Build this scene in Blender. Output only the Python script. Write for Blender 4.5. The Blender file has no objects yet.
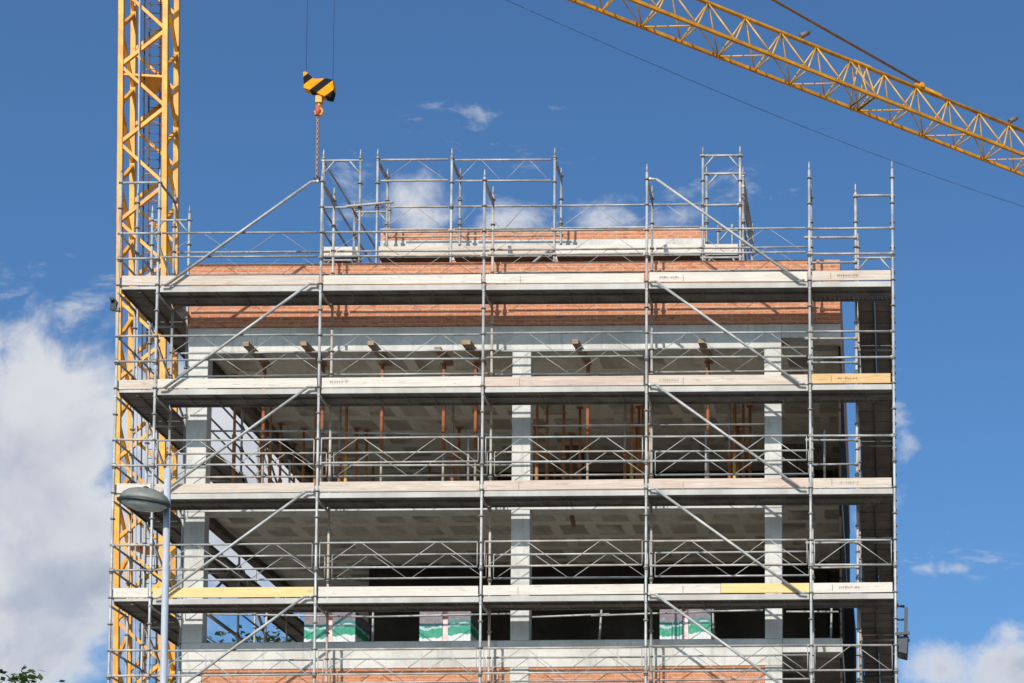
import bpy, math, random
from mathutils import Vector, Matrix, Euler

random.seed(11)
S = bpy.context.scene
COL = S.collection
R = math.radians

# ------------------------------------------------------------------ node helpers
class NT:
    def __init__(self, tree):
        self.t = tree; self.n = tree.nodes; self.l = tree.links
    def new(self, kind, **kw):
        n = self.n.new(kind)
        for k, v in kw.items(): setattr(n, k, v)
        return n
    def put(self, sock, v):
        if hasattr(v, 'links') or hasattr(v, 'is_linked'): self.l.new(v, sock)
        else: sock.default_value = v
    def m(self, op, a, b=0.0, c=None, clamp=False):
        n = self.new('ShaderNodeMath', operation=op); n.use_clamp = clamp
        self.put(n.inputs[0], a); self.put(n.inputs[1], b)
        if c is not None: self.put(n.inputs[2], c)
        return n.outputs[0]
    def ss(self, v, a, b):
        n = self.new('ShaderNodeMapRange', interpolation_type='SMOOTHSTEP')
        self.put(n.inputs[0], v); n.inputs[1].default_value = a; n.inputs[2].default_value = b
        return n.outputs[0]
    def mix(self, f, a, b, mode='MIX'):
        n = self.new('ShaderNodeMix', data_type='RGBA', blend_type=mode)
        self.put(n.inputs[0], f); self.put(n.inputs[6], a); self.put(n.inputs[7], b)
        return n.outputs[2]
    def noise(self, vec, scale, detail=4.0, rough=0.55):
        n = self.new('ShaderNodeTexNoise')
        if vec is not None: self.l.new(vec, n.inputs['Vector'])
        n.inputs['Scale'].default_value = scale; n.inputs['Detail'].default_value = detail
        n.inputs['Roughness'].default_value = rough
        return n.outputs[0]
    def mapping(self, vec, scale=(1, 1, 1), rot=(0, 0, 0), loc=(0, 0, 0)):
        n = self.new('ShaderNodeMapping'); self.l.new(vec, n.inputs[0])
        n.inputs['Scale'].default_value = scale; n.inputs['Rotation'].default_value = rot
        n.inputs['Location'].default_value = loc
        return n.outputs[0]

def c4(c): return (c[0], c[1], c[2], 1.0)

def base_mat(name):
    mt = bpy.data.materials.new(name); mt.use_nodes = True
    nt = NT(mt.node_tree); bs = mt.node_tree.nodes['Principled BSDF']
    tc = nt.new('ShaderNodeTexCoord')
    return mt, nt, bs, tc.outputs['Object']

def noisy(name, col, var=0.25, scale=6.0, rough=0.6, metal=0.0, col2=None, stretch=(1, 1, 1), fine=60.0, bump=0.0, spec=0.5, amp=0.5):
    mt, nt, bs, ob = base_mat(name)
    v = nt.mapping(ob, stretch)
    a = nt.noise(v, scale, 5); b = nt.noise(v, fine, 3)
    f = nt.ss(a, 0.3, 0.7)
    d = col2 if col2 else tuple(x * (1 - var) for x in col)
    cc = nt.mix(f, c4(col), c4(d))
    g = nt.m('MULTIPLY_ADD', b, amp, 1 - amp / 2)
    cc = nt.mix(1.0, cc, g, 'MULTIPLY')
    nt.l.new(cc, bs.inputs['Base Color'])
    bs.inputs['Roughness'].default_value = rough; bs.inputs['Metallic'].default_value = metal
    bs.inputs['Specular IOR Level'].default_value = spec
    if bump:
        bm = nt.new('ShaderNodeBump'); bm.inputs['Strength'].default_value = bump; bm.inputs['Distance'].default_value = 0.02
        nt.l.new(b, bm.inputs['Height']); nt.l.new(bm.outputs[0], bs.inputs['Normal'])
    return mt

M = {}
M['galv'] = noisy('galvanised_tube', (0.50, 0.49, 0.46), 0.45, 2.2, 0.5, 0.08, fine=25)
M['galv_dull'] = noisy('weathered_tube', (0.41, 0.39, 0.355), 0.45, 4.0, 0.55, 0.1, fine=30)
M['galv_warm'] = noisy('old_mortar_splashed_tube', (0.53, 0.48, 0.42), 0.5, 2.6, 0.65, 0.0, fine=22, col2=(0.30, 0.24, 0.19))
M['coupler'] = noisy('coupler_steel', (0.30, 0.275, 0.245), 0.4, 9.0, 0.6, 0.15)
M['edge'] = noisy('deck_edge_steel', (0.47, 0.445, 0.405), 0.3, 0.9, 0.6, 0.0, fine=5, amp=0.25, stretch=(1.6, 1, .5), col2=(0.35, 0.32, 0.28))
M['yellow'] = noisy('crane_yellow_paint', (0.80, 0.37, 0.018), 0.3, 2.2, 0.5, 0.0, fine=14, spec=0.35, col2=(0.60, 0.235, 0.012))
M['yellow_pale'] = noisy('pale_yellow_paint', (0.76, 0.40, 0.05), 0.4, 1.5, 0.42, 0.0, fine=12)  # paler yellow than the paint of the jib chords
M['jib_yellow'] = noisy('jib_yellow_paint', (0.62, 0.26, 0.011), 0.45, 1.6, 0.5, 0.0, fine=8, spec=0.3)
M['rust_rope'] = noisy('steel_pendant', (0.20, 0.10, 0.05), 0.3, 3, 0.6, 0.2)
M['pendant'] = noisy('painted_pendant_bar', (0.34, 0.16, 0.05), 0.3, 3, 0.6)
M['lampbrown'] = noisy('brown_lamp_body', (0.20, 0.14, 0.09), 0.3, 6, 0.6)
M['rope'] = noisy('steel_rope', (0.05, 0.05, 0.055), 0.2, 8, 0.6, 0.2)
M['chain'] = noisy('chain_steel', (0.13, 0.075, 0.05), 0.4, 14, 0.5, 0.5)
M['cable_grey'] = noisy('cable_sheath', (0.42, 0.44, 0.47), 0.2, 5, 0.5)
def concrete_mat():
    mt, nt, bs, ob = base_mat('light_concrete')
    a = nt.noise(ob, 1.1, 6, .6); b = nt.noise(ob, 24, 4, .6); c = nt.noise(nt.mapping(ob, (5, 5, .55)), 1.6, 5, .6); d = nt.noise(nt.mapping(ob, (.5, 1, 3.5)), 1.8, 4)
    cc = nt.mix(nt.ss(a, .38, .66), (0.64, 0.61, 0.56, 1), (0.49, 0.465, 0.42, 1))
    cc = nt.mix(nt.m('MULTIPLY', nt.ss(c, .52, .68), .45), cc, (0.34, 0.315, 0.28, 1))
    cc = nt.mix(nt.m('MULTIPLY', nt.ss(d, .58, .70), .35), cc, (0.38, 0.35, 0.30, 1))
    cc = nt.mix(nt.m('MULTIPLY', nt.ss(nt.noise(ob, 38, 2), .66, .72), .5), cc, (0.30, 0.28, 0.25, 1))
    cc = nt.mix(1.0, cc, nt.m('MULTIPLY_ADD', b, .36, .82), 'MULTIPLY')
    nt.l.new(cc, bs.inputs['Base Color']); bs.inputs['Roughness'].default_value = .9; bs.inputs['Specular IOR Level'].default_value = .15
    bm = nt.new('ShaderNodeBump'); bm.inputs['Strength'].default_value = .35; bm.inputs['Distance'].default_value = .012
    nt.l.new(b, bm.inputs['Height']); nt.l.new(bm.outputs[0], bs.inputs['Normal'])
    return mt
M['concrete'] = concrete_mat()
M['bounce_sheet'] = noisy('pale_bounce_sheet', (0.56, 0.53, 0.48), 0.2, 0.8, 0.9, fine=10)  # pale colour of the sheets added to bounce sun onto the soffits
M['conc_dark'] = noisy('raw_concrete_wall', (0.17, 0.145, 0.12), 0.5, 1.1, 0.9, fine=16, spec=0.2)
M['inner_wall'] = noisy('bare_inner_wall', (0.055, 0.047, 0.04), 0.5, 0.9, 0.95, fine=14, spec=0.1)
M['rust'] = noisy('rust_red_prop', (0.42, 0.14, 0.055), 0.45, 5, 0.7, fine=30)
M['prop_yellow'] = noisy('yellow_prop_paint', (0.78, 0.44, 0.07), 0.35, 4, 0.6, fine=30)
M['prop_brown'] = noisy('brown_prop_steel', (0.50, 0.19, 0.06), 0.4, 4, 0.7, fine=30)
M['prop_galv'] = noisy('prop_inner_tube', (0.45, 0.36, 0.30), 0.35, 6, 0.6, 0.2)
M['timber'] = noisy('formwork_timber', (0.34, 0.24, 0.15), 0.35, 3, 0.8, stretch=(1, 8, 8), fine=18)
M['red'] = noisy('red_lashing', (0.55, 0.10, 0.05), 0.2, 8, 0.6)
M['navy'] = noisy('dark_hoist_paint', (0.020, 0.026, 0.042), 0.3, 8, 0.4, 0.1)
M['black'] = noisy('black_lamp_body', (0.02, 0.022, 0.025), 0.3, 8, 0.45)
M['lampgrey'] = noisy('lamp_hood_paint', (0.20, 0.205, 0.18), 0.3, 7, 0.5, fine=30)
M['lamprim'] = noisy('lamp_rim', (0.035, 0.035, 0.033), 0.3, 9, 0.5)
M['pole'] = noisy('lamp_pole_zinc', (0.55, 0.58, 0.62), 0.3, 3, 0.4, 0.1, fine=20, stretch=(2, 2, .4))
M['asphalt'] = noisy('asphalt', (0.055, 0.055, 0.055), 0.3, 0.6, 0.9, fine=20)
M['soil'] = noisy('sandy_site_ground', (0.46, 0.40, 0.32), 0.3, 0.15, 0.95, fine=3)
M['pave'] = noisy('paving_concrete', (0.34, 0.33, 0.31), 0.2, 0.9, 0.9, fine=12)
M['bark'] = noisy('tree_bark', (0.10, 0.07, 0.05), 0.4, 5, 0.9, stretch=(3, 3, 0.6))

def bowl_mat():
    mt, nt, bs, ob = base_mat('frosted_lamp_bowl')
    f = nt.ss(nt.noise(ob, 9, 4), 0.35, 0.7)
    nt.l.new(nt.mix(f, (0.50, 0.52, 0.47, 1), (0.33, 0.35, 0.31, 1)), bs.inputs['Base Color'])
    bs.inputs['Roughness'].default_value = 0.25
    return mt
M['bowl'] = bowl_mat()

def wood(name, col, col2):
    mt, nt, bs, ob = base_mat(name)
    v = nt.mapping(ob, (0.6, 6, 14)); a = nt.noise(v, 2.4, 6, 0.65)
    v2 = nt.mapping(ob, (0.45, 1, 1)); b = nt.noise(v2, 1.1, 3)
    cc = nt.mix(nt.ss(a, 0.35, 0.72), c4(col), c4(col2))
    cc = nt.mix(nt.m('MULTIPLY', nt.ss(b, 0.5, 0.75), 0.35), cc, c4((col2[0] * .75, col2[1] * .72, col2[2] * .7)))
    k = nt.noise(nt.mapping(ob, (1.2, 5, 5)), 3.1, 6, .7); cc = nt.mix(nt.m('MULTIPLY', nt.ss(k, .56, .70), .5), cc, c4((col2[0] * .55, col2[1] * .5, col2[2] * .48)))
    cc = nt.mix(nt.m('MULTIPLY', nt.ss(nt.noise(nt.mapping(ob, (.8, 5, 9)), 2.2, 5, .65), .58, .68), .4), cc, (.72, .69, .64, 1))
    nt.l.new(cc, bs.inputs['Base Color']); bs.inputs['Roughness'].default_value = 0.75
    bs.inputs['Specular IOR Level'].default_value = 0.25
    return mt
M['wood_pale'] = wood('bleached_toe_board_wood', (0.60, 0.51, 0.42), (0.47, 0.37, 0.29))
M['wood_white'] = wood('whitened_toe_board_wood', (0.66, 0.60, 0.52), (0.55, 0.48, 0.39))
M['wood_pink'] = wood('pinkish_toe_board_wood', (0.60, 0.47, 0.385), (0.46, 0.34, 0.27))
M['wood_tan'] = wood('tan_toe_board_wood', (0.66, 0.43, 0.20), (0.54, 0.32, 0.14))
M['wood_yellow'] = wood('yellow_toe_board_paint', (0.72, 0.55, 0.25), (0.64, 0.45, 0.18))
M['stencil'] = noisy('faded_stencil_ink', (0.40, 0.33, 0.28), 0.4, 20, 0.8)
M['stencil_red'] = noisy('faded_brown_stencil_ink', (0.38, 0.20, 0.11), 0.4, 20, 0.8)

def deck_mat():
    # pressed steel plank, its rear plank punched with slots
    mt, nt, bs, ob = base_mat('punched_steel_plank')
    sx = nt.new('ShaderNodeSeparateXYZ'); nt.l.new(ob, sx.inputs[0])
    a = nt.noise(ob, 2.5, 4)
    fx = nt.m('FRACT', nt.m('MULTIPLY', sx.outputs[0], 11.0)); fy = nt.m('FRACT', nt.m('MULTIPLY', sx.outputs[1], 12.0))
    hx = nt.m('LESS_THAN', nt.m('ABSOLUTE', nt.m('SUBTRACT', fx, 0.5)), 0.15)
    hy = nt.m('LESS_THAN', nt.m('ABSOLUTE', nt.m('SUBTRACT', fy, 0.5)), 0.105)
    yr = nt.m('GREATER_THAN', sx.outputs[1], 0.03)
    yr2 = nt.m('LESS_THAN', sx.outputs[1], 0.31)
    h = nt.m('MULTIPLY', nt.m('MULTIPLY', hx, hy), nt.m('MULTIPLY', yr, yr2))
    cc = nt.mix(nt.ss(a, 0.3, 0.7), (0.21, 0.195, 0.17, 1), (0.12, 0.11, 0.095, 1))
    nt.l.new(cc, bs.inputs['Base Color']); bs.inputs['Roughness'].default_value = 0.6; bs.inputs['Metallic'].default_value = 0.2
    tr = nt.new('ShaderNodeBsdfTransparent'); mx = nt.new('ShaderNodeMixShader')
    nt.l.new(h, mx.inputs[0]); nt.l.new(bs.outputs[0], mx.inputs[1]); nt.l.new(tr.outputs[0], mx.inputs[2])
    nt.l.new(mx.outputs[0], mt.node_tree.nodes['Material Output'].inputs[0])
    return mt
M['deck'] = deck_mat()
M['plank'] = noisy('side_deck_plank', (0.19, 0.165, 0.14), 0.45, 1.4, 0.75, 0.1, fine=18)

def brick_mat(name, side=False):
    mt, nt, bs, ob = base_mat(name)
    rot = (R(90), 0, 0) if not side else (R(90), 0, R(90))
    sx = nt.new('ShaderNodeSeparateXYZ'); nt.l.new(ob, sx.inputs[0])
    cb = nt.new('ShaderNodeCombineXYZ')
    nt.l.new(sx.outputs[1 if side else 0], cb.inputs[0]); nt.l.new(sx.outputs[2], cb.inputs[1])
    # jitter so courses are not ruler-straight
    jn = nt.new('ShaderNodeTexNoise'); jn.inputs['Scale'].default_value = 3.0; nt.l.new(cb.outputs[0], jn.inputs['Vector'])
    vm = nt.new('ShaderNodeVectorMath', operation='MULTIPLY_ADD')
    nt.l.new(jn.outputs['Color'], vm.inputs[0]); vm.inputs[1].default_value = (0.02, 0.012, 0); nt.l.new(cb.outputs[0], vm.inputs[2])
    b = nt.new('ShaderNodeTexBrick'); nt.l.new(vm.outputs[0], b.inputs['Vector'])
    b.inputs['Scale'].default_value = 1.0; b.inputs['Brick Width'].default_value = 0.25; b.inputs['Row Height'].default_value = 0.075
    b.inputs['Mortar Size'].default_value = 0.0125; b.inputs['Mortar Smooth'].default_value = 0.2; b.inputs['Bias'].default_value = 0.0
    b.inputs['Color1'].default_value = (0.58, 0.205, 0.09, 1); b.inputs['Color2'].default_value = (0.42, 0.125, 0.062, 1)
    b.inputs['Mortar'].default_value = (0.50, 0.31, 0.225, 1)
    # a few bricks of other firing, and long mortar smears
    b2 = nt.new('ShaderNodeTexBrick'); nt.l.new(vm.outputs[0], b2.inputs['Vector'])
    for k in ('Scale', 'Brick Width', 'Row Height'): b2.inputs[k].default_value = b.inputs[k].default_value
    b2.inputs['Mortar Size'].default_value = 0.0; b2.inputs['Bias'].default_value = -0.1
    b2.inputs['Color1'].default_value = (0, 0, 0, 1); b2.inputs['Color2'].default_value = (1, 1, 1, 1)
    st = nt.mapping(cb.outputs[0], (1.6, 5.0, 1)); sm = nt.noise(st, 2.6, 6, 0.7)
    cc = nt.mix(nt.m('MULTIPLY', b2.outputs[0], 0.55), b.outputs[0], (0.68, 0.34, 0.18, 1))
    cc = nt.mix(nt.m('MULTIPLY', nt.ss(sm, 0.54, 0.66), 0.55), cc, (0.66, 0.47, 0.36, 1))
    dk = nt.noise(nt.mapping(cb.outputs[0], (2.2, 9, 1)), 2.3, 3)
    cc = nt.mix(nt.m('MULTIPLY', nt.ss(dk, 0.57, 0.66), 0.6), cc, (0.20, 0.08, 0.06, 1))
    fn = nt.noise(ob, 45, 3); cc = nt.mix(1.0, cc, nt.m('MULTIPLY_ADD', fn, 0.6, 0.7), 'MULTIPLY')
    nt.l.new(cc, bs.inputs['Base Color']); bs.inputs['Roughness'].default_value = 0.9; bs.inputs['Specular IOR Level'].default_value = 0.15
    bm = nt.new('ShaderNodeBump'); bm.inputs['Strength'].default_value = 0.5; bm.inputs['Distance'].default_value = 0.012; bm.invert = True
    nt.l.new(b.outputs['Fac'], bm.inputs['Height']); nt.l.new(bm.outputs[0], bs.inputs['Normal'])
    return mt
M['brick'] = brick_mat('orange_brickwork')
M['brick_side'] = brick_mat('orange_brickwork_side', True)

def ceiling_mat():
    # raw slab soffit: print of the formwork panels, some of them stained dark by release oil
    mt, nt, bs, ob = base_mat('formwork_printed_soffit')
    jn = nt.new('ShaderNodeTexNoise'); jn.inputs['Scale'].default_value = 1.3; nt.l.new(ob, jn.inputs['Vector'])
    vm = nt.new('ShaderNodeVectorMath', operation='MULTIPLY_ADD')
    nt.l.new(jn.outputs['Color'], vm.inputs[0]); vm.inputs[1].default_value = (0.14, 0.14, 0); nt.l.new(ob, vm.inputs[2])
    b = nt.new('ShaderNodeTexBrick'); nt.l.new(vm.outputs[0], b.inputs['Vector'])
    b.offset = 0.25; b.inputs['Scale'].default_value = 1.0; b.inputs['Brick Width'].default_value = 0.74; b.inputs['Row Height'].default_value = 0.8
    b.inputs['Mortar Size'].default_value = 0.13; b.inputs['Mortar Smooth'].default_value = 0.35; b.inputs['Bias'].default_value = 0.1
    b.inputs['Color1'].default_value = (0.52, 0.475, 0.39, 1); b.inputs['Color2'].default_value = (0.29, 0.265, 0.215, 1)
    b.inputs['Mortar'].default_value = (0.68, 0.63, 0.53, 1)
    n = nt.noise(ob, 0.8, 4); cc = nt.mix(nt.ss(n, 0.42, 0.62), b.outputs[0], (0.63, 0.585, 0.49, 1))
    f = nt.noise(ob, 12, 4); cc = nt.mix(1.0, cc, nt.m('MULTIPLY_ADD', f, 0.5, 0.75), 'MULTIPLY')
    nt.l.new(cc, bs.inputs['Base Color']); bs.inputs['Roughness'].default_value = 0.9; bs.inputs['Specular IOR Level'].default_value = 0.1
    return mt
M['ceiling'] = ceiling_mat()

def stripe_mat():
    mt, nt, bs, ob = base_mat('yellow_black_warning_stripes')
    sx = nt.new('ShaderNodeSeparateXYZ'); nt.l.new(ob, sx.inputs[0])
    w = nt.m('ADD', nt.m('MULTIPLY', sx.outputs[0], 0.8), nt.m('MULTIPLY', sx.outputs[2], -1.0))
    fr = nt.m('FRACT', nt.m('ADD', nt.m('MULTIPLY', w, 1 / 0.66), 0.91))
    k = nt.m('LESS_THAN', fr, 0.46)
    n = nt.noise(ob, 9, 4)
    y = nt.mix(nt.ss(n, 0.4, 0.8), (0.80, 0.32, 0.01, 1), (0.62, 0.22, 0.012, 1))
    nt.l.new(nt.mix(k, y, (0.014, 0.013, 0.012, 1)), bs.inputs['Base Color']); bs.inputs['Roughness'].default_value = 0.75; bs.inputs['Specular IOR Level'].default_value = 0.08
    return mt
M['stripe'] = stripe_mat()

def wrap_mat():
    # printed shrink film: white foot, wavy green band, clear upper part over dark bricks
    mt, nt, bs, ob = base_mat('printed_green_white_film')
    sx = nt.new('ShaderNodeSeparateXYZ'); nt.l.new(ob, sx.inputs[0])
    x, z = sx.outputs[0], sx.outputs[2]
    wob = nt.m('MULTIPLY', nt.m('SINE', nt.m('MULTIPLY', x, 4.1)), 0.045)
    nz = nt.noise(ob, 5, 4)
    h = nt.m('SUBTRACT', nt.m('ADD', z, nt.m('MULTIPLY', nz, 0.22)), wob)
    g = nt.mix(nt.ss(h, 0.52, 0.54), (0.60, 0.62, 0.60, 1), (0.025, 0.26, 0.15, 1))
    g = nt.mix(nt.ss(h, 0.69, 0.70), g, (0.36, 0.46, 0.44, 1))
    g = nt.mix(nt.ss(h, 0.74, 0.76), g, (0.02, 0.17, 0.15, 1))
    g = nt.mix(nt.ss(h, 0.80, 0.83), g, (0.19, 0.15, 0.16, 1))
    f = nt.noise(nt.mapping(ob, (6, 6, 2)), 3, 4); g = nt.mix(1.0, g, nt.m('MULTIPLY_ADD', f, 0.6, 0.7), 'MULTIPLY')
    nt.l.new(g, bs.inputs['Base Color']); bs.inputs['Roughness'].default_value = 0.22
    bm = nt.new('ShaderNodeBump'); bm.inputs['Strength'].default_value = 0.4; bm.inputs['Distance'].default_value = 0.03
    nt.l.new(f, bm.inputs['Height']); nt.l.new(bm.outputs[0], bs.inputs['Normal'])
    return mt
M['wrap'] = wrap_mat()
M['pallet_brick'] = noisy('packed_dark_bricks', (0.17, 0.085, 0.075), 0.4, 9, 0.8, fine=40)
M['strap_red'] = noisy('red_white_film_strip', (0.62, 0.22, 0.18), 0.4, 7, 0.4, col2=(0.75, 0.66, 0.62))

def leaf_mat(name, a, b):
    mt, nt, bs, ob = base_mat(name)
    oi = nt.new('ShaderNodeNewGeometry')
    cc = nt.mix(oi.outputs['Random Per Island'], c4(a), c4(b))
    nt.l.new(cc, bs.inputs['Base Color']); bs.inputs['Roughness'].default_value = 0.6
    tl = nt.new('ShaderNodeBsdfTranslucent'); nt.l.new(cc, tl.inputs[0])
    mx = nt.new('ShaderNodeMixShader'); mx.inputs[0].default_value = 0.3
    nt.l.new(bs.outputs[0], mx.inputs[1]); nt.l.new(tl.outputs[0], mx.inputs[2])
    nt.l.new(mx.outputs[0], mt.node_tree.nodes['Material Output'].inputs[0])
    return mt
M['leaf'] = leaf_mat('tree_leaves', (0.035, 0.075, 0.018), (0.085, 0.13, 0.03))
M['leaf_far'] = leaf_mat('distant_tree_leaves', (0.055, 0.095, 0.025), (0.12, 0.16, 0.045))

# ------------------------------------------------------------------ mesh builder
class MB:
    def __init__(self):
        self.v = []; self.f = []; self.sm = []; self.mi = []; self.cur = 0
    def _add(self, vs, fs, smooth):
        o = len(self.v); self.v += [tuple(x) for x in vs]
        for i, f in enumerate(fs):
            self.f.append(tuple(o + k for k in f)); self.mi.append(self.cur); self.sm.append(smooth[i] if isinstance(smooth, list) else smooth)
        return self
    def box(self, x0, y0, z0, x1, y1, z1):
        v = [(x, y, z) for z in (z0, z1) for y in (y0, y1) for x in (x0, x1)]
        return self._add(v, [(0, 2, 3, 1), (4, 5, 7, 6), (0, 1, 5, 4), (2, 6, 7, 3), (0, 4, 6, 2), (1, 3, 7, 5)], False)
    def bar(self, p, q, w, h=None, up=(0, 0, 1)):
        h = h or w; p = Vector(p); q = Vector(q); d = (q - p).normalized(); u = Vector(up)
        if abs(d.dot(u)) > 0.98: u = Vector((0, 1, 0))
        s = d.cross(u).normalized() * w / 2; u = s.cross(d).normalized() * h / 2
        v = [c + a * s + b * u for c in (p, q) for a, b in ((-1, -1), (1, -1), (1, 1), (-1, 1))]
        return self._add(v, [(3, 2, 1, 0), (4, 5, 6, 7), (0, 1, 5, 4), (1, 2, 6, 5), (2, 3, 7, 6), (3, 0, 4, 7)], False)
    def tube(self, p, q, r, n=8, r2=None, cap=True):
        r2 = r if r2 is None else r2
        p = Vector(p); q = Vector(q); d = (q - p).normalized()
        a = d.cross(Vector((0, 0, 1)) if abs(d.z) < 0.95 else Vector((1, 0, 0))).normalized(); b = d.cross(a)
        v = []
        for c, rr in ((p, r), (q, r2)):
            for i in range(n):
                t = 2 * math.pi * i / n; v.append(c + (a * math.cos(t) + b * math.sin(t)) * rr)
        fs = [(i, (i + 1) % n, n + (i + 1) % n, n + i) for i in range(n)]; sm = [True] * n
        if cap: fs += [tuple(range(n - 1, -1, -1)), tuple(range(n, 2 * n))]; sm += [False, False]
        return self._add(v, fs, sm)
    def path(self, pts, r, n=6):
        for a, b in zip(pts, pts[1:]): self.tube(a, b, r, n)
        return self
    def prism(self, poly, y0, y1):   # polygon in x,z extruded along y
        n = len(poly)
        v = [(x, y0, z) for x, z in poly] + [(x, y1, z) for x, z in poly]
        fs = [tuple(range(n)), tuple(range(2 * n - 1, n - 1, -1))] + [(i, n + i, n + (i + 1) % n, (i + 1) % n) for i in range(n)]
        return self._add(v, fs, False)
    def lathe(self, prof, c=(0, 0, 0), sx=1, sy=1, n=28, rot=None):
        v = []
        for r, z in prof:
            for i in range(n):
                t = 2 * math.pi * i / n; q = Vector((r * math.cos(t) * sx, r * math.sin(t) * sy, z))
                if rot: q = rot @ q
                v.append(q + Vector(c))
        m = len(prof); fs = []
        for j in range(m - 1):
            for i in range(n):
                fs.append((j * n + i, j * n + (i + 1) % n, (j + 1) * n + (i + 1) % n, (j + 1) * n + i))
        fs.append(tuple(range(n - 1, -1, -1))); fs.append(tuple((m - 1) * n + i for i in range(n)))
        return self._add(v, fs, True)
    def build(self, name, mat, parent=None, bevel=0.0):
        off = WORLD.get(parent.name, Vector((0, 0, 0))) if parent else Vector((0, 0, 0))
        me = bpy.data.meshes.new(name)
        me.from_pydata([(x - off.x, y - off.y, z - off.z) for x, y, z in self.v], [], self.f)
        me.polygons.foreach_set('use_smooth', self.sm); me.update()
        for q in (mat if isinstance(mat, tuple) else (mat,)): me.materials.append(M[q])
        me.polygons.foreach_set('material_index', self.mi)
        o = bpy.data.objects.new(name, me); COL.objects.link(o)
        if parent: o.parent = parent; WORLD[o.name] = off
        if bevel:
            b = o.modifiers.new('bevel', 'BEVEL'); b.width = bevel; b.segments = 2; b.limit_method = 'ANGLE'
        return o
WORLD = {}

def tag(o, label, cat, group=None):
    o['label'] = label; o['category'] = cat
    if group: o['group'] = group
    return o
def thing(name, loc, label, cat, group=None):
    o = bpy.data.objects.new(name, None); COL.objects.link(o); o.location = loc; o.empty_display_size = 0.3
    WORLD[o.name] = Vector(loc)
    return tag(o, label, cat, group)
def struct(mb, name, mat):
    o = mb.build(name, mat); o['kind'] = 'structure'; return o

# ------------------------------------------------------------------ setting: ground
struct(MB().box(-3000, -3000, -1, 3000, 3000, 0), 'ground', 'soil')
struct(MB().box(-300, -46, -0.5, 300, -16, 0.004), 'road', 'asphalt')
mk = MB()
for i in range(-20, 21): mk.box(i * 7, -28.07, -0.2, i * 7 + 3, -27.93, 0.008)
struct(mk, 'road_marking', 'concrete')
struct(MB().box(-300, -15.99, -0.5, 300, -10, 0.13), 'pavement', 'pave')

# ------------------------------------------------------------------ the building
FY = 1.0                                   # facade plane
XL, XR, BACK = 0.2, 12.83, 13.0
SLABS = [(16.72, 17.2), (13.56, 14.06), (10.48, 11.0), (7.38, 7.9), (4.28, 4.8)]
bld = thing('unfinished_building', (6.5, 1.0, 0), 'unfinished concrete and orange brick building with open storeys behind the front scaffold', 'building')
def shx(y): return -0.0108 * (y - FY)      # right flank runs a hair off square
for zb, zt in SLABS:
    s = MB()
    v = [(XL, FY + .36, zt - .27), (XR + shx(FY + .36), FY + .36, zt - .27), (XR + shx(BACK), BACK, zt - .27), (XL, BACK, zt - .27)]
    w = [(x, y, zt) for x, y, z in v]
    s._add(v + w, [(3, 2, 1, 0), (4, 5, 6, 7), (0, 1, 5, 4), (1, 2, 6, 5), (2, 3, 7, 6), (3, 0, 4, 7)], False)
    s.build('floor_slab', 'ceiling', bld)
    MB().box(XL + .02, FY + .01, zt + .001, XR - .2, 6.0, zt + .006).build('floor_bounce_sheet', 'bounce_sheet', bld)  # thin added sheet, reflects sunlight up to brighten the soffit above
    b = MB().box(XL, FY, zb, 11.68, FY + .357, zt)
    b.build('front_beam', 'concrete', bld, 0.012)
    MB().box(11.683, FY + .004, zt - .27, XR, FY + .357, zt).build('slab_edge', 'concrete', bld, 0.01)
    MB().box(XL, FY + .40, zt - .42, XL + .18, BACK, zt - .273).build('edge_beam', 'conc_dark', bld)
cols = [(0.2, 0.6), (6.48, 6.84), (11.35, 11.68)]
zlev = [0] + [b[1] for b in reversed(SLABS)]
for i in range(5):
    z0 = zlev[i]; z1 = SLABS[4 - i][0] - 0.003
    for a, b in cols:
        MB().box(a, FY + .003, z0 + .003, b, FY + .25, z1).build('column', 'concrete', bld, 0.012)
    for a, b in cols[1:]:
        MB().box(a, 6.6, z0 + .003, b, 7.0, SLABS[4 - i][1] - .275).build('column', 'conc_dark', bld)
# brickwork
MB().box(XL, FY - .035, 17.203, 12.826, FY + .25, 18.47).build('brick_parapet', 'brick', bld, 0.006)
MB().box(XL, FY + .253, 17.203, XL + .25, BACK, 18.45).build('brick_parapet', 'brick_side', bld)
pr = MB()
v = [(12.58, FY + .253, 17.203), (12.826, FY + .253, 17.203), (12.826 + shx(BACK), BACK, 17.203), (12.58 + shx(BACK), BACK, 17.203)]
pr._add(v + [(x, y, 18.46) for x, y, z in v], [(3, 2, 1, 0), (4, 5, 6, 7), (0, 1, 5, 4), (1, 2, 6, 5), (2, 3, 7, 6), (3, 0, 4, 7)], False)
pr.build('brick_parapet', 'brick_side', bld)
MB().box(0.603, FY + .02, 7.903, 6.477, FY + .24, 10.477).build('infill_brick_wall', 'brick', bld)
MB().box(6.843, FY + .02, 7.903, 11.347, FY + .24, 10.477).build('infill_brick_wall', 'brick', bld)
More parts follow.
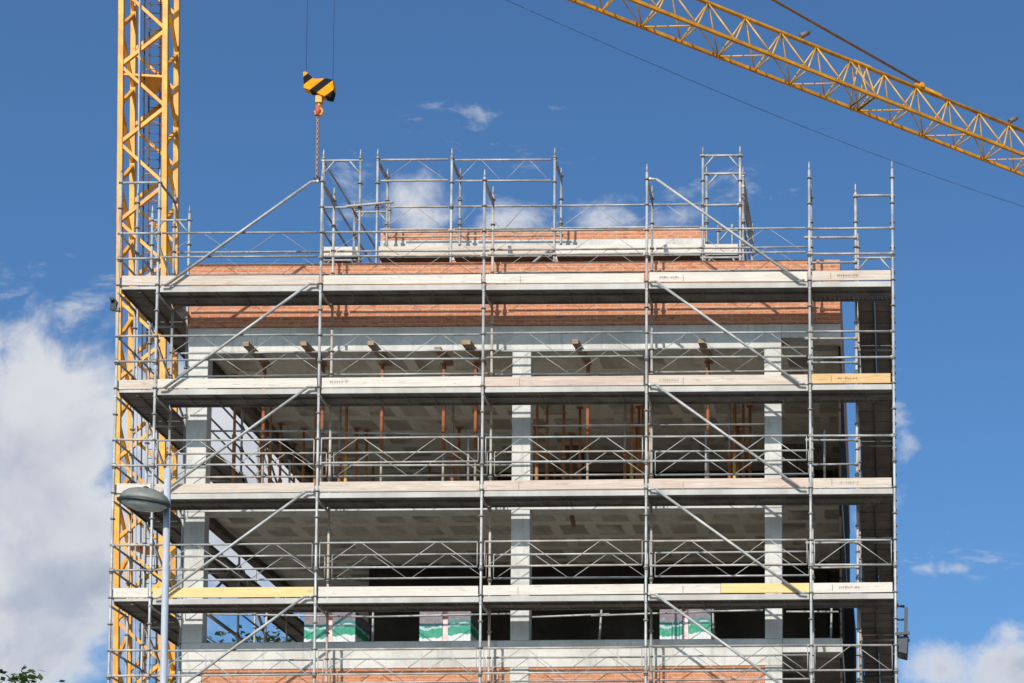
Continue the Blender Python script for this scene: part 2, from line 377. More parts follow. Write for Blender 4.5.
# closed right flank and rear wall; near-black partitions added to deepen the storeys' shade
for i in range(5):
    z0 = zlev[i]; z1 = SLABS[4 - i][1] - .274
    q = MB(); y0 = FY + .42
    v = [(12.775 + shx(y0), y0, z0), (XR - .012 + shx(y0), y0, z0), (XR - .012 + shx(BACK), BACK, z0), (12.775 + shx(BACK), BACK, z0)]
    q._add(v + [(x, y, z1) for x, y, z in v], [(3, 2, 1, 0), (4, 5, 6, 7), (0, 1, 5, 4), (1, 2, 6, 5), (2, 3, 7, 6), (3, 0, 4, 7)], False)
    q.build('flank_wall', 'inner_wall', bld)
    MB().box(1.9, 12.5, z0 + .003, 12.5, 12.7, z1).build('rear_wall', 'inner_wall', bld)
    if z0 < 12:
        MB().box(2.55, 5.2, z0 + .003, 12.4, 5.4, z1).build('shade_partition', 'inner_wall', bld)
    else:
        MB().box(4.6, 8.3, z0 + .003, 12.4, 8.5, z1).build('shade_partition', 'inner_wall', bld)
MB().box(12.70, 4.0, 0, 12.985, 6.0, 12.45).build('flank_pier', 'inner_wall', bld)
# set-back roof storey
PY = 2.6
MB().box(3.44, PY, 17.203, 10.04, 8.5, 19.29).build('roof_storey_wall', 'brick', bld)
MB().box(3.44, PY - .012, 19.293, 10.04, 8.5, 19.72).build('roof_storey_beam', 'concrete', bld, 0.01)
MB().box(3.44, PY, 19.723, 10.04, 8.5, 19.97).build('roof_storey_coping', 'brick', bld, 0.006)

# ------------------------------------------------------------------ scaffold kit
TR = 0.0242
_tr = random.Random(77)
def aged(m):
    if m == 'galv': return _tr.choice(['galv', 'galv', 'galv', 'galv_dull', 'galv_warm'])
    return _tr.choice(['galv_dull', 'galv_dull', 'galv_warm'])
def spigot(mb, x, y, z0, z1):
    mb.tube((x, y, z0), (x, y, z1 - .16), TR, 10)
    mb.tube((x, y, z1 - .16), (x, y, z1), TR * .92, 10, TR * .35)
def standard(par, x, y, z0, z1, mat='galv', step=0.5, phase=0.0):
    mb = MB(); spigot(mb, x, y, z0, z1); mb.cur = 1
    z = z0 + phase
    while z < z1 - .1:
        if z > 8.5:
            mb.tube((x, y, z - .012), (x, y, z + .012), .047, 10)
            if round(z / step) % 4 == 0: mb.tube((x, y, z - .05), (x, y, z + .06), .034, 8)
        z += step
    return mb.build('standard', (aged(mat), 'coupler'), par)
def lattice(par, p, q, drop=0.45, name='lattice_guardrail', n=2, end=0.07, r=.0195, mat='galv', zr=.0085):
    """two rails with a thin zigzag between; p,q are the ends of the top rail"""
    jz = _tr.uniform(-.014, .012); p = Vector(p) + Vector((0, 0, jz)); q = Vector(q) + Vector((0, 0, jz + _tr.uniform(-.010, .010))); d = (q - p).normalized(); L = (q - p).length
    a = p + d * end; b = q - d * end; dn = Vector((0, 0, -drop)); mb = MB()
    mb.tube(a, b, r); mb.tube(a + dn, b + dn, r)
    if n:
        if zr > .006: mb.tube(a, a + dn, .009, 6); mb.tube(b, b + dn, .009, 6)
        l = (b - a).length; k = n * 2
        for i in range(k):
            u = a + d * (l * i / k); w = a + d * (l * (i + 1) / k)
            if i % 2 == 0: mb.tube(u + dn + d * .04, w - d * .04, zr, 6)
            else: mb.tube(u + d * .04, w + dn - d * .04, zr, 6)
    return mb.build(name, aged(mat), par)
def rail(par, p, q, name='guardrail', r=.021, mat='galv', ends=True):
    jz = _tr.uniform(-.012, .012); p = Vector(p) + Vector((0, 0, jz)); q = Vector(q) + Vector((0, 0, jz + _tr.uniform(-.008, .008))); d = (q - p).normalized(); mb = MB(); mb.tube(p, q, r, 8)
    if ends:
        mb.tube(p - d * .03, p + d * .06, r * 1.5, 8); mb.tube(q - d * .06, q + d * .03, r * 1.5, 8)
    return mb.build(name, aged(mat), par)
def brace(par, p, q, mat='galv'):
    p = Vector(p); q = Vector(q); d = (q - p).normalized(); mb = MB()
    h = Vector((d.x, 0, 0)).normalized() if abs(d.x) > .1 else Vector((0, d.y, 0)).normalized()
    # flattened, cranked ends like the real brace
    a = p + h * .12 + Vector((0, 0, -.01 if d.z < 0 else .01)); b = q - h * .12 - Vector((0, 0, -.01 if d.z < 0 else .01))
    mb.tube(p, a, .020, 8); mb.tube(a, b, .0255, 8); mb.tube(b, q, .020, 8)
    mb.tube(p + Vector((0, -.02, 0)), p + Vector((0, .05, 0)), .022, 8)
    return mb.build('diagonal_brace', mat, par)
def portal(par, a, b, z, knee=0.22, mat='galv'):
    """frame head: cross tube between two standards with two knee struts"""
    a = Vector(a); b = Vector(b); d = (b - a).normalized(); mb = MB()
    A = Vector((a.x, a.y, z)); B = Vector((b.x, b.y, z))
    mb.tube(A - d * .05, B + d * .05, .024, 8)
    if knee:
        mb.tube(A + d * .02 + Vector((0, 0, -knee - .03)), A + d * (knee + .0), .016, 6)
        mb.tube(B - d * .02 + Vector((0, 0, -knee - .03)), B - d * (knee + .0), .016, 6)
    return mb.build('frame_head', mat, par)

def stencil(par, x, y, z, w, mat='stencil', bar=True):
    """weathered stencil on a toe board, worn to unreadable blocks in the photo"""
    mb = MB(); rnd = random.Random(int(x * 1000 + z * 77))
    if bar: MB().box(x - .13, y - .002, z - .055, x - .115, y, z + .055).build('stencil_bar', mat, par)
    u = 0.0
    while u < w:
        k = rnd.uniform(.025, .05); h = rnd.uniform(.03, .05)
        if rnd.random() < .85:
            mb.box(x + u, y - .002, z - h * .9, x + u + .010, y, z + h * .6)
            mb.box(x + u + .011, y - .002, z + (h * .6 - .014 if rnd.random() < .5 else -.008), x + u + k - .008, y, z + (h * .6 if rnd.random() < .5 else .006))
        u += k + .006
    mb.box(x, y - .0012, z - .003, x + w + .03, y - .0002, z + .003)
    return mb.build('stencil_mark', mat, par)

B = 3.07
XS = [-0.73, 0.0, B, 2 * B, 3 * B, 4 * B, 4 * B + 1.57]
LEV = [17.6, 15.6, 13.6, 11.6, 9.6, 7.6, 5.6, 3.6, 1.6]
TOE = {(0, 0): 'wood_pale', (0, 1): 'wood_pale', (0, 2): 'wood_white', (0, 3): 'wood_white', (0, 4): 'wood_white', (0, 5): 'wood_pale',
       (1, 0): 'wood_pale', (1, 1): 'wood_white', (1, 2): 'wood_white', (1, 3): 'wood_pink', (1, 4): 'wood_pale', (1, 5): 'wood_tan',
       (2, 0): 'wood_white', (2, 1): 'wood_pale', (2, 2): 'wood_pale', (2, 3): 'wood_pink', (2, 4): 'wood_pink', (2, 5): 'wood_pale',
       (3, 0): 'wood_white', (3, 1): 'wood_yellow', (3, 2): 'wood_white', (3, 3): 'wood_white', (3, 4): 'wood_yellow', (3, 5): 'wood_white'}

# ------------------------------------------------------------------ front scaffold
fs = thing('front_scaffold', (6.5, 0.36, 0), 'grey tube scaffold with planked lifts and diagonal braces across the whole building front', 'scaffold')
rings = []
for i, x in enumerate(XS):
    rings.append(standard(fs, x, 0.0, 0.0, [19.95, 19.86, 19.86, 19.82, 19.90, 19.92, 19.93][i], phase=.1))
for x in (0.0, B, 2 * B, 3 * B, 4 * B, 4 * B + .86):
    rings.append(standard(fs, x, 0.73, 0.0, 19.86, phase=.1, mat='galv_dull'))
rnd = random.Random(5)
for li, Z in enumerate(LEV):
    for bi in range(6):
        x0, x1 = XS[bi], XS[bi + 1]; sag = rnd.uniform(-.008, .008)
        zt = Z - .02 + sag
        d = MB(); corner = bi == 0
        for y0, y1 in () if corner else ((.052, .357), (.367, .695)):
            d.box(x0 + .004, y0, zt - .045, x1 - .004, y1, zt)
            d.box(x0 + .03, y0, zt - .085, x1 - .03, y0 + .018, zt - .047)
            d.box(x0 + .03, y1 - .018, zt - .085, x1 - .03, y1, zt - .047)
        if li < 5 and not corner:
            n = max(2, int((x1 - x0) / .5))
            for k in range(1, n):
                xx = x0 + (x1 - x0) * k / n
                for y0, y1 in ((.065, .335), (.405, .675)): d.box(xx - .012, y0, zt - .07, xx + .012, y1, zt - .047)
        if not corner: d.build('deck', 'deck', fs)
        MB().box(x0 + .035, .026, zt - (.045 if corner else .098) - rnd.uniform(0, .008), x1 - .035, .048, zt + .004).build('deck_edge', 'edge', fs, 0.006)
        # toe board, yawing and sitting a touch unevenly like loose boards do
        h = .185 + rnd.uniform(-.008, .006); a = rnd.uniform(0, .014); b2 = rnd.uniform(0, .014)
        t = MB(); X0 = x0 + .03 + rnd.uniform(0, .02); X1 = x1 - .03 - rnd.uniform(0, .03)
        y = .003 if li < 4 else .003
        v = [(X0, .02 - .004, zt + .012 + a), (X1, .02 - .004, zt + .012 + b2), (X1, .046, zt + .012 + b2), (X0, .046, zt + .012 + a)]
        w = [(p[0], p[1], p[2] + h) for p in v]
        t._add(v + w, [(3, 2, 1, 0), (4, 5, 6, 7), (0, 1, 5, 4), (1, 2, 6, 5), (2, 3, 7, 6), (3, 0, 4, 7)], False)
        if (li, bi) == (3, 4):     # two lengths butted: bleached one, then a yellow one
            xm = X0 + (X1 - X0) * .45
            for i in (1, 2, 5, 6): t.v[i] = (xm - .004,) + t.v[i][1:]
            t.build('toe_board', 'wood_white', fs, 0.004)
            t = MB(); v = [(xm if k in (0, 3) else p[0],) + tuple(p[1:]) for k, p in enumerate(v)]; w = [(p[0], p[1], p[2] + h) for p in v]
            t._add(v + w, [(3, 2, 1, 0), (4, 5, 6, 7), (0, 1, 5, 4), (1, 2, 6, 5), (2, 3, 7, 6), (3, 0, 4, 7)], False)
        tb = t.build('toe_board', TOE.get((li, bi), 'wood_pale'), fs, 0.004)
        mat = TOE.get((li, bi))
        if mat == 'wood_yellow': tb['label'] = 'bright yellow toe board'
        if mat == 'wood_tan': tb['label'] = 'warm tan toe board'
        if li < 4 and bi == 5: stencil(tb, x0 + .52, .0158, zt + .115, .36, 'stencil_red' if li in (0, 1) else 'stencil')
        if li < 2 and bi == 4: stencil(tb, x0 + .24, .0158, zt + .11, .34, bar=False)
        if li == 1 and bi == 2: stencil(tb, x0 + .2, .0158, zt + .12, .34, bar=False)
        if li < 4 and bi in (3, 4):
            MB().box(x0 + .68, .0145, zt + .014, x0 + .695, .0158, zt + .16).build('end_cleat', 'coupler', tb)
        # guard rails: outer face on every lift, lattice ones on the lower lifts and at the inner face
        zr = Z + 1.0
        if bi == 0:
            rail(fs, (x0, -.01, zr), (x1, -.01, zr)); rail(fs, (x0, -.01, zr - .48), (x1, -.01, zr - .48))
        elif bi == 5 and li in (0, 1, 2):
            rail(fs, (x0, -.01, zr), (x1, -.01, zr))
            if li != 2: rail(fs, (x0, -.01, zr - .5), (x1, -.01, zr - .5))
        else:
            lattice(fs, (x0, -.01, zr), (x1, -.01, zr), .47, n=(2 if bi < 5 else 1), zr=(.0045 if li == 0 else .006 if li == 1 else .008))
        if li < 5 and 1 <= bi <= 4:
            lattice(fs, (x0, .74, zr), (x1, .74, zr), .46, n=2, mat='galv_dull' if li == 0 else 'galv', zr=(.0045 if li == 0 else .006 if li == 1 else .008))
        if li < 5 and bi == 5:
            rail(fs, (x0 - .1, .70, Z + 1.17), (4 * B + .86, .70, Z + 1.17), mat='galv_dull'); rail(fs, (x0 - .05, .70, Z + .69), (4 * B + .86, .70, Z + .69), mat='galv_dull')
    # cross tubes under the deck
    for x in XS[:6]:
        MB().tube((x, -.03, Z - .16), (x, .76, Z - .16), .024, 8).build('transom', 'galv_dull', fs)
    if li < 5:
        brace(fs, (B - .07, -.055, Z + 1.99 if li else Z + 1.98), (.09, -.055, Z - .02))
        brace(fs, (3 * B + .07, -.055, Z + 1.98), (4 * B - .09, -.055, Z - .02))
# open frame heads above the top lift
for x in (B, 2 * B, 3 * B, 4 * B):
    mb = MB(); mb.tube((x, -.02, 19.6), (x, .75, 19.6), .022, 8); mb.bar((x, .05, 19.56), (x, .70, 19.50), .012, .07)
    mb.build('transom', 'galv_dull', fs)
portal(fs, (4 * B + .86, .73, 0), (4 * B + 1.57, .73, 0), 19.63, 0); portal(fs, (4 * B + .86, .73, 0), (4 * B + 1.57, .73, 0), 18.38, .24)
rings.append(standard(fs, 4 * B + 1.57, 0.73, 0.0, 19.86, phase=.1, mat='galv_dull'))
mb = MB(); mb.tube((XS[0], 0, 19.6), (XS[1], 0, 19.6), .024, 8); mb.build('transom', 'galv', fs)
mb = MB(); mb.tube((0, 0, 19.6), (0, .73, 19.6), .024, 8); mb.build('transom', 'galv_dull', fs)

# ------------------------------------------------------------------ side scaffolds
def side_scaffold(name, label, xo, xi, ys, out, levels, tops):
    """xo outer line, xi line next to the building"""
    s = thing(name, ((xo + xi) / 2, 6.5, 0), label, 'scaffold'); rings = []
    for k, y in enumerate(ys):
        for x in (xo, xi):
            if y < .8 and x == xi: continue
            rings.append(standard(s, x, y, 0.0, tops if k < 2 else tops - .1, phase=.1, mat='galv' if k < 2 else 'galv_dull'))
        for Z in levels[:5]:
            if k: MB().tube((xo, y, Z - .16), (xi, y, Z - .16), .024, 8).build('transom', 'galv_dull', s)
        if k >= 1 and xi == 0: portal(s, (xo, y, 0), (xi, y, 0), 19.6)
        xa, xb = min(xo, xi), max(xo, xi)
    for li, Z in enumerate(levels):
        for y0, y1 in zip([.03 if xi == 0 else .70] + ys[1:-1], ys[1:]):
            d = MB(); m = (xa + xb) / 2
            for a, b in ((xa + .03, m - .004), (m + .004, xb - .03)):
                d.box(a, y0 + .025, Z - .07, b, y1 - .03, Z - .025)
                d.box(a, y0 + .05, Z - .11, a + .02, y1 - .03, Z - .072); d.box(b - .02, y0 + .05, Z - .11, b, y1 - .03, Z - .072)
                for k in range(1, 4):
                    yy = y0 + (y1 - y0) * k / 4; d.box(a + .022, yy - .02, Z - .08, b - .022, yy + .02, Z - .072)
            d.build('deck', 'plank', s)
            if li < 5:
                xx = xo - (.0 if out < 0 else 0)
                MB().box(xx - .015, y0 + .04, Z, xx + .015, y1 - .04, Z + .18).build('toe_board', 'wood_pale', s)
                rail(s, (xo, y0, Z + 1.0), (xo, y1, Z + 1.0)); rail(s, (xo, y0, Z + .52), (xo, y1, Z + .52))
    return s
ls = side_scaffold('side_scaffold', 'narrow scaffold running back along the left flank, between building and crane mast', -.73, 0.0,
                   [.76, 1.46, 4.53, 7.6, 10.67, 13.2], -1, LEV[:6], 19.9)
for Z in LEV[:5]:
    brace(ls, (-.78, 1.5, Z + 1.95), (-.78, 4.5, Z + .02), 'galv_dull'); brace(ls, (-.78, 7.65, Z + 1.95), (-.78, 10.6, Z + .02), 'galv_dull')
    for ya, yb in ((1.5, 4.5), (4.56, 7.55), (7.65, 10.6)):
        rail(ls, (0.0, ya, Z + 1.0), (0.0, yb, Z + 1.0), mat='galv_dull'); rail(ls, (0.0, ya, Z + .5), (0.0, yb, Z + .5), mat='galv_dull')
    brace(ls, (0.03, 4.6, Z + 1.95), (0.03, 7.5, Z + .02), 'galv_dull'); brace(ls, (0.03, 4.5, Z + 1.95), (0.03, 1.5, Z + .02), 'galv_dull'); brace(ls, (0.03, 10.6, Z + 1.95), (0.03, 7.7, Z + .02), 'galv_dull')
rs = side_scaffold('side_scaffold', 'narrow scaffold running back along the right flank, its dark plank undersides showing', 4 * B + 1.57, 4 * B + .86,
                   [.76, 2.8, 5.87, 8.94, 12.0], 1, LEV[:6], 19.9)

# ------------------------------------------------------------------ scaffold on the roof round the set-back storey
rf = thing('roof_scaffold', (6.7, 1.9, 17.2), 'pale tube scaffold standing on the roof round the set-back brick storey, topmost of all', 'scaffold')
rings = []; RY, RY2, RZ = 1.5, 2.2, 18.885
for x in (3.68, 5.145, 7.18):
    rings.append(standard(rf, x, RY, 17.203, 21.06, phase=.15)); rings.append(standard(rf, x, RY2, 17.203, 21.02, phase=.15, mat='galv_dull'))
    mb = MB(); mb.tube((x, RY - .03, 20.83), (x, RY2 + .03, 20.83), .022, 8); mb.bar((x, RY + .04, 20.79), (x, RY2 - .04, 20.74), .012, .07); mb.build('transom', 'galv_dull', rf)
for x in (2.61, 3.34): rings.append(standard(rf, x, RY, 17.203, 21.05, phase=.15))
for x in (2.61, 3.34):
    for y in (3.57, 6.1): rings.append(standard(rf, x, y, 17.203, 21.05, phase=.15, mat='galv_dull'))
for x in (10.11, 10.845): rings.append(standard(rf, x, RY, 17.203, 21.06, phase=.15))
for x in (10.11, 10.845):
    for y in (RY2, 4.57): rings.append(standard(rf, x, y, 17.203, 21.02, phase=.15, mat='galv_dull'))
portal(rf, (2.61, RY, 0), (3.34, RY, 0), 20.82); portal(rf, (2.61, 3.57, 0), (3.34, 3.57, 0), 20.82); portal(rf, (2.61, RY, 0), (3.34, RY, 0), 18.78, .16)
portal(rf, (10.11, RY, 0), (10.845, RY, 0), 20.87); portal(rf, (10.11, RY2, 0), (10.845, RY2, 0), 20.87); portal(rf, (10.11, 4.57, 0), (10.845, 4.57, 0), 20.87)
portal(rf, (10.11, RY, 0), (10.845, RY, 0), 18.78, .16)
rail(rf, (2.61, RY, 19.85), (3.34, RY, 19.85)); rail(rf, (10.11, RY, 19.86), (10.845, RY, 19.86))
lattice(rf, (3.68, RY, 20.83), (5.145, RY, 20.83), .43, n=1, zr=.005); lattice(rf, (5.145, RY, 20.83), (7.18, RY, 20.83), .43, n=2, zr=.005)
for a, b, n in ((3.68, 5.145, 1), (5.145, 7.18, 2), (7.18, 10.11, 2)): lattice(rf, (a, RY, 19.87), (b, RY, 19.87), .46, n=n, zr=.006)
rail(rf, (3.68, RY2 + .05, 19.62), (7.18, RY2 + .05, 19.62), mat='galv_dull')
for z in (20.82, 20.35, 19.85, 19.4):
    rail(rf, (2.61, RY, z), (2.61, 3.57, z), mat='galv_dull'); rail(rf, (2.61, 3.57, z), (2.61, 6.1, z), mat='galv_dull')
    rail(rf, (10.845, RY2, z), (10.845, 4.57, z), mat='galv_dull')
rail(rf, (10.845, RY2, 20.6), (10.845, 4.57, 20.6), mat='galv_dull')
rail(rf, (10.62, 2.25, 19.80), (10.62, 2.25, 19.25), mat='galv_dull')
for a, b, mt in ((2.64, 3.31, 'wood_white'), (3.72, 5.1, 'wood_pale'), (5.19, 7.15, 'wood_pale'), (7.22, 10.08, 'wood_white'), (10.15, 10.8, 'wood_white')):
    MB().box(a, RY + .0, RZ - .01, b, RY + .03, RZ + .175).build('toe_board', mt, rf, .004)
    d = MB(); d.box(a, RY + .06, RZ - .045, b, RY + .34, RZ - .025); d.box(a, RY + .37, RZ - .07, b, RY2 - .03, RZ - .025)
    d.build('deck', 'plank', rf)
    MB().box(a, RY + .0, RZ - .04, b, RY + .022, RZ - .013).build('deck_edge', 'edge', rf)
tb = [o for o in rf.children if o.name.startswith('toe_board')]
stencil(tb[0], 2.78, RY - .0003, RZ + .08, .36, bar=False); stencil(tb[4], 10.3, RY - .0003, RZ + .08, .34, bar=False)
MB().box(2.64, 1.56, RZ - .07, 3.31, 6.0, RZ - .025).build('deck', 'plank', rf)
MB().box(10.15, 2.24, RZ - .07, 10.8, 4.5, RZ - .025).build('deck', 'plank', rf)
mb = MB(); mb.tube((5.75, .02, 18.02), (7.1, .5, 18.72), .02, 8)
brace(rf, (6.1, RY - .05, 18.2), (7.2, RY - .05, 18.95))
o = MB().tube((3.10, 1.42, 19.84), (4.02, 1.44, 19.93), .023, 10).build('loose_tube', 'galv_warm')
tag(o, 'loose tube lying slanted over the rails beside the left roof frame', 'tube')

# ------------------------------------------------------------------ tower crane
MA, MD = R(7.1), 1.395
CX, CY = -11.45, 24.45     # front left leg
ux, uy = Vector((math.cos(MA), math.sin(MA), 0)), Vector((-math.sin(MA), math.cos(MA), 0))
C0 = Vector((CX, CY, 0)); ctr = C0 + (ux + uy) * MD / 2
cr = thing('tower_crane', (ctr.x, ctr.y, 0), 'yellow lattice tower crane, mast left of the building, jib across the upper right sky', 'crane')
HJ = 45.2535; JB, JW, JH = 0.93745128, 1.35736662, 1.61967652
legs = [C0, C0 + ux * MD, C0 + ux * MD + uy * MD, C0 + uy * MD]
for l in legs:
    MB().bar((l.x, l.y, 0), (l.x, l.y, 44.2), .17, .17, up=tuple(uy)).build('mast_leg', 'yellow', cr, .012)
def zz(a, b, zleft, half, n, w, z0):
    mb = MB()
    for k in range(n):
        za = z0 + k * half; zb = za + half
        if k % 2 == 0: p, q = a, b
        else: p, q = b, a
        g = .07
        mb.bar((p.x, p.y, za + g), (q.x, q.y, zb - g), w, w)
    return mb
HALF = 1.325; nh = 32
zl = 36.54 - 27 * HALF           # left node on the front face
d01 = (legs[1] - legs[0]).normalized()
def face(a, b, first_left, w):
    ins = (b - a).normalized() * .05
    return zz(a + ins, b - ins, 0, HALF, nh, w, zl if first_left else zl)
m = face(legs[1], legs[0], True, .105); m.build('mast_lacing', 'yellow', cr)     # front: right at odd levels
face(legs[2], legs[1], True, .10).build('mast_lacing', 'yellow', cr)
face(legs[3], legs[2], False, .10).build('mast_lacing', 'yellow', cr)
face(legs[0], legs[3], False, .10).build('mast_lacing', 'yellow', cr)
for z in (36.25, 28.38, 20.5, 12.6, 4.7):
    pl = MB(); v = [(p.x, p.y, z) for p in (C0 + ux * .12 + uy * .08, C0 + ux * (MD - .1) + uy * .08, C0 + ux * (MD * .62) + uy * (MD - .3), C0 + ux * (MD * .38) + uy * (MD - .3))]
    pl._add(v + [(x, y, q + .05) for x, y, q in v], [(3, 2, 1, 0), (4, 5, 6, 7), (0, 1, 5, 4), (1, 2, 6, 5), (2, 3, 7, 6), (3, 0, 4, 7)], False)
    pl.bar((legs[0].x, legs[0].y, z), (legs[1].x, legs[1].y, z), .07, .07)
    pl.build('mast_platform', 'yellow', cr)
ld = MB(); la = C0 + ux * .62 + uy * .95; lb = C0 + ux * .98 + uy * .95
for p in (la, lb): ld.tube((p.x, p.y, .5), (p.x, p.y, 44), .028, 6)
z = 6.0
while z < 44: ld.tube((la.x, la.y, z), (lb.x, lb.y, z), .014, 5); z += .30
ld.build('ladder', 'rust_rope', cr)
hp = MB()
for z in [8 + .9 * k for k in range(40)]:
    pts = [C0 + ux * (.80 + .36 * math.cos(t)) + uy * (.95 - .42 * math.sin(t)) for t in [math.pi * i / 8 for i in range(9)]]
    hp.path([(p.x, p.y, z) for p in pts], .014, 4)
hp.build('ladder_hoop', 'yellow', cr)
g = C0 + ux * .60 - uy * .12
MB().tube((g.x, g.y, 1), (g.x, g.y, 44), .024, 8).build('cable_conduit', 'cable_grey', cr)
g = C0 + ux * .70 + uy * .1
MB().tube((g.x, g.y, 1), (g.x, g.y, 44), .022, 6).build('cable_conduit', 'rope', cr)
# the mast stands a degree out of plumb, as in the photo
for o in list(cr.children):
    for vtx in o.data.vertices: vtx.co.x -= 0.0165 * (vtx.co.z - 38.7)
    o.data.update()
# slewing head, apex, counter-jib (above the frame)
JD = Vector((math.sin(JB), math.cos(JB), 0)); JN = Vector((-JD.y, JD.x, 0)); AX = Vector((-10.55, 25.05, 0))
def JP(s, side, up): return Vector((AX.x + JD.x * s + JN.x * side, AX.y + JD.y * s + JN.y * side, HJ + up))
sl = MB(); sl.tube((ctr.x, ctr.y, 44.2), (ctr.x, ctr.y, 45.1), .95, 20); sl.build('slewing_ring', 'yellow', cr)
ap = MB(); top = JP(-.4, 0, 6.2)
for a, b in ((.7, .65), (.7, -.65), (-.9, .65), (-.9, -.65)): ap.bar(tuple(JP(a, b, -.1)), tuple(top), .14)
ap.build('tower_head', 'yellow', cr)
cj = MB()
for sd in (.6, -.6): cj.bar(tuple(JP(-.5, sd, 0)), tuple(JP(-12, sd, 0)), .2, .3)
for k in range(12): cj.bar(tuple(JP(-1 - k, .6, 0)), tuple(JP(-1 - k, -.6, 0)), .1)
cj.build('counter_jib', 'yellow', cr)
cw = MB()
for k in range(4): cw.bar(tuple(JP(-10.2 - .45 * k, 0, .3)), tuple(JP(-10.2 - .45 * k, 0, -2.2)), 1.2, .4)
cw.build('counterweight', 'concrete', cr)
# jib
P0, STEP, NJ = 1.02, 1.75, 26
ch = MB()
S1 = P0 + STEP * NJ + .3
ch.bar(tuple(JP(.3, JW / 2, 0)), tuple(JP(S1, JW / 2, 0)), .12, .12); ch.bar(tuple(JP(.3, -JW / 2, 0)), tuple(JP(S1, -JW / 2, 0)), .12, .12)
ch.tube(tuple(JP(.3, 0, JH)), tuple(JP(S1, 0, JH)), .085, 10)
ch.build('jib_chord', 'jib_yellow', cr)
lc = MB(); lb2 = MB()
for k in range(NJ):
    s = P0 + STEP * k; t = s + STEP * .5
    for sd in (JW / 2, -JW / 2):
        lc.tube(tuple(JP(s, sd, .02)), tuple(JP(t, 0, JH)), .036, 6); lc.tube(tuple(JP(t, 0, JH)), tuple(JP(s + STEP, sd, .02)), .036, 6)
    lb2.tube(tuple(JP(s, JW / 2, 0)), tuple(JP(s, -JW / 2, 0)), .032, 6)
    if k % 2: lb2.tube(tuple(JP(s, -JW / 2, 0)), tuple(JP(s + STEP, JW / 2, 0)), .032, 6)
    else: lb2.tube(tuple(JP(s, JW / 2, 0)), tuple(JP(s + STEP, -JW / 2, 0)), .032, 6)
lc.build('jib_lacing', 'yellow_pale', cr); lb2.build('jib_bottom_lacing', 'yellow_pale', cr)
jn = MB()
for s in (28.55, 28.95):
    for sd in (JW / 2, -JW / 2): jn.tube(tuple(JP(s, sd, 0)), tuple(JP(s, 0, JH)), .036, 6); jn.tube(tuple(JP(s, JW / 2, 0)), tuple(JP(s, -JW / 2, 0)), .036, 6)
jn.bar(tuple(JP(28.3, 0, JH + .03)), tuple(JP(29.2, 0, JH + .03)), .14, .12); jn.build('jib_joint', 'yellow_pale', cr)
ty = MB(); ty.bar(tuple(JP(31.6, 0, JH + .12)), tuple(JP(33.0, 0, JH + .06)), .16, .12); ty.tube(tuple(JP(31.9, -.14, JH + .16)), tuple(JP(31.9, .14, JH + .16)), .11, 14)
ty.build('pendant_lug', 'yellow', cr)
td = MB(); td.tube(tuple(JP(31.97, 0, JH + .25)), tuple(top), .055, 8)
td.build('jib_pendant', 'pendant', cr)
for s in (25.6, 36.95):
    l = MB(); l.bar(tuple(JP(s - .1, 0, JH + .05)), tuple(JP(s + .15, 0, JH + .25)), .06); l.tube(tuple(JP(s + .0, 0, JH + .18)), tuple(JP(s + .42, 0, JH + .50)), .10, 10)
    l.build('jib_floodlight', 'lampbrown', cr)
cb = MB(); pts = []
for i in range(41):
    t = i / 40; s = .5 + 52 * t; sag = 1.75 * 4 * t * (1 - t) * (.55 + .6 * t) + .08
    pts.append(tuple(JP(s, JW / 2 + .1, -sag)))
cb.path(pts, .010, 5); cb.build('sagging_cable', 'rope', cr)
# trolley, ropes, hook block
HX, HY = -6.10, 28.25
tr = MB(); s0 = 5.35
for a in (-.5, .5): tr.bar(tuple(JP(s0 + a, JW / 2 + .1, -.15)), tuple(JP(s0 + a, -JW / 2 - .1, -.15)), .14)
for b_ in (-.6, .6): tr.bar(tuple(JP(s0 - .6, b_, -.2)), tuple(JP(s0 + .6, b_, -.2)), .1)
tr.build('trolley', 'yellow', cr)
k_ = 1 / 29.85
outl = [(303.3, 71.3), (306.4, 71.3), (314.6, 78.9), (328, 78.6), (334, 79.9), (335.5, 88.7), (332.6, 98.9), (322.8, 96.5), (315.6, 92.8), (304.3, 88.7)]
HCX, HCZ = -6.16, 38.0
def hk(x, y): return (HCX + (x - 318) * k_, HCZ - (y - 85) * k_ / .975)
hb = MB().prism([hk(x, y) for x, y in outl], HY - .16, HY + .16).build('hook_block', 'stripe', cr, .015)
# hook drawn as a bent bar with its stem and nut
hh = MB(); cx_, cz_ = hk(319, 99); hh.box(cx_ - .1, HY - .1, cz_ - .12, cx_ + .12, HY + .1, cz_ + .12)
hh.tube((cx_, HY, cz_ - .1), (cx_, HY, cz_ - .3), .06, 10)
pts = [(cx_ + .13 * math.sin(t) , HY, cz_ - .43 + .13 * math.cos(t)) for t in [math.pi * 1.55 * i / 10 for i in range(11)]]
hh.path(pts, .045, 8); hh.build('hook', 'yellow', hb)
for px, py in ((305, 71), (333, 80)):
    x, z = hk(px, py); MB().tube((x, HY, z), (x, HY, HJ - .2), .008, 5).build('hoist_rope', 'rope', cr)
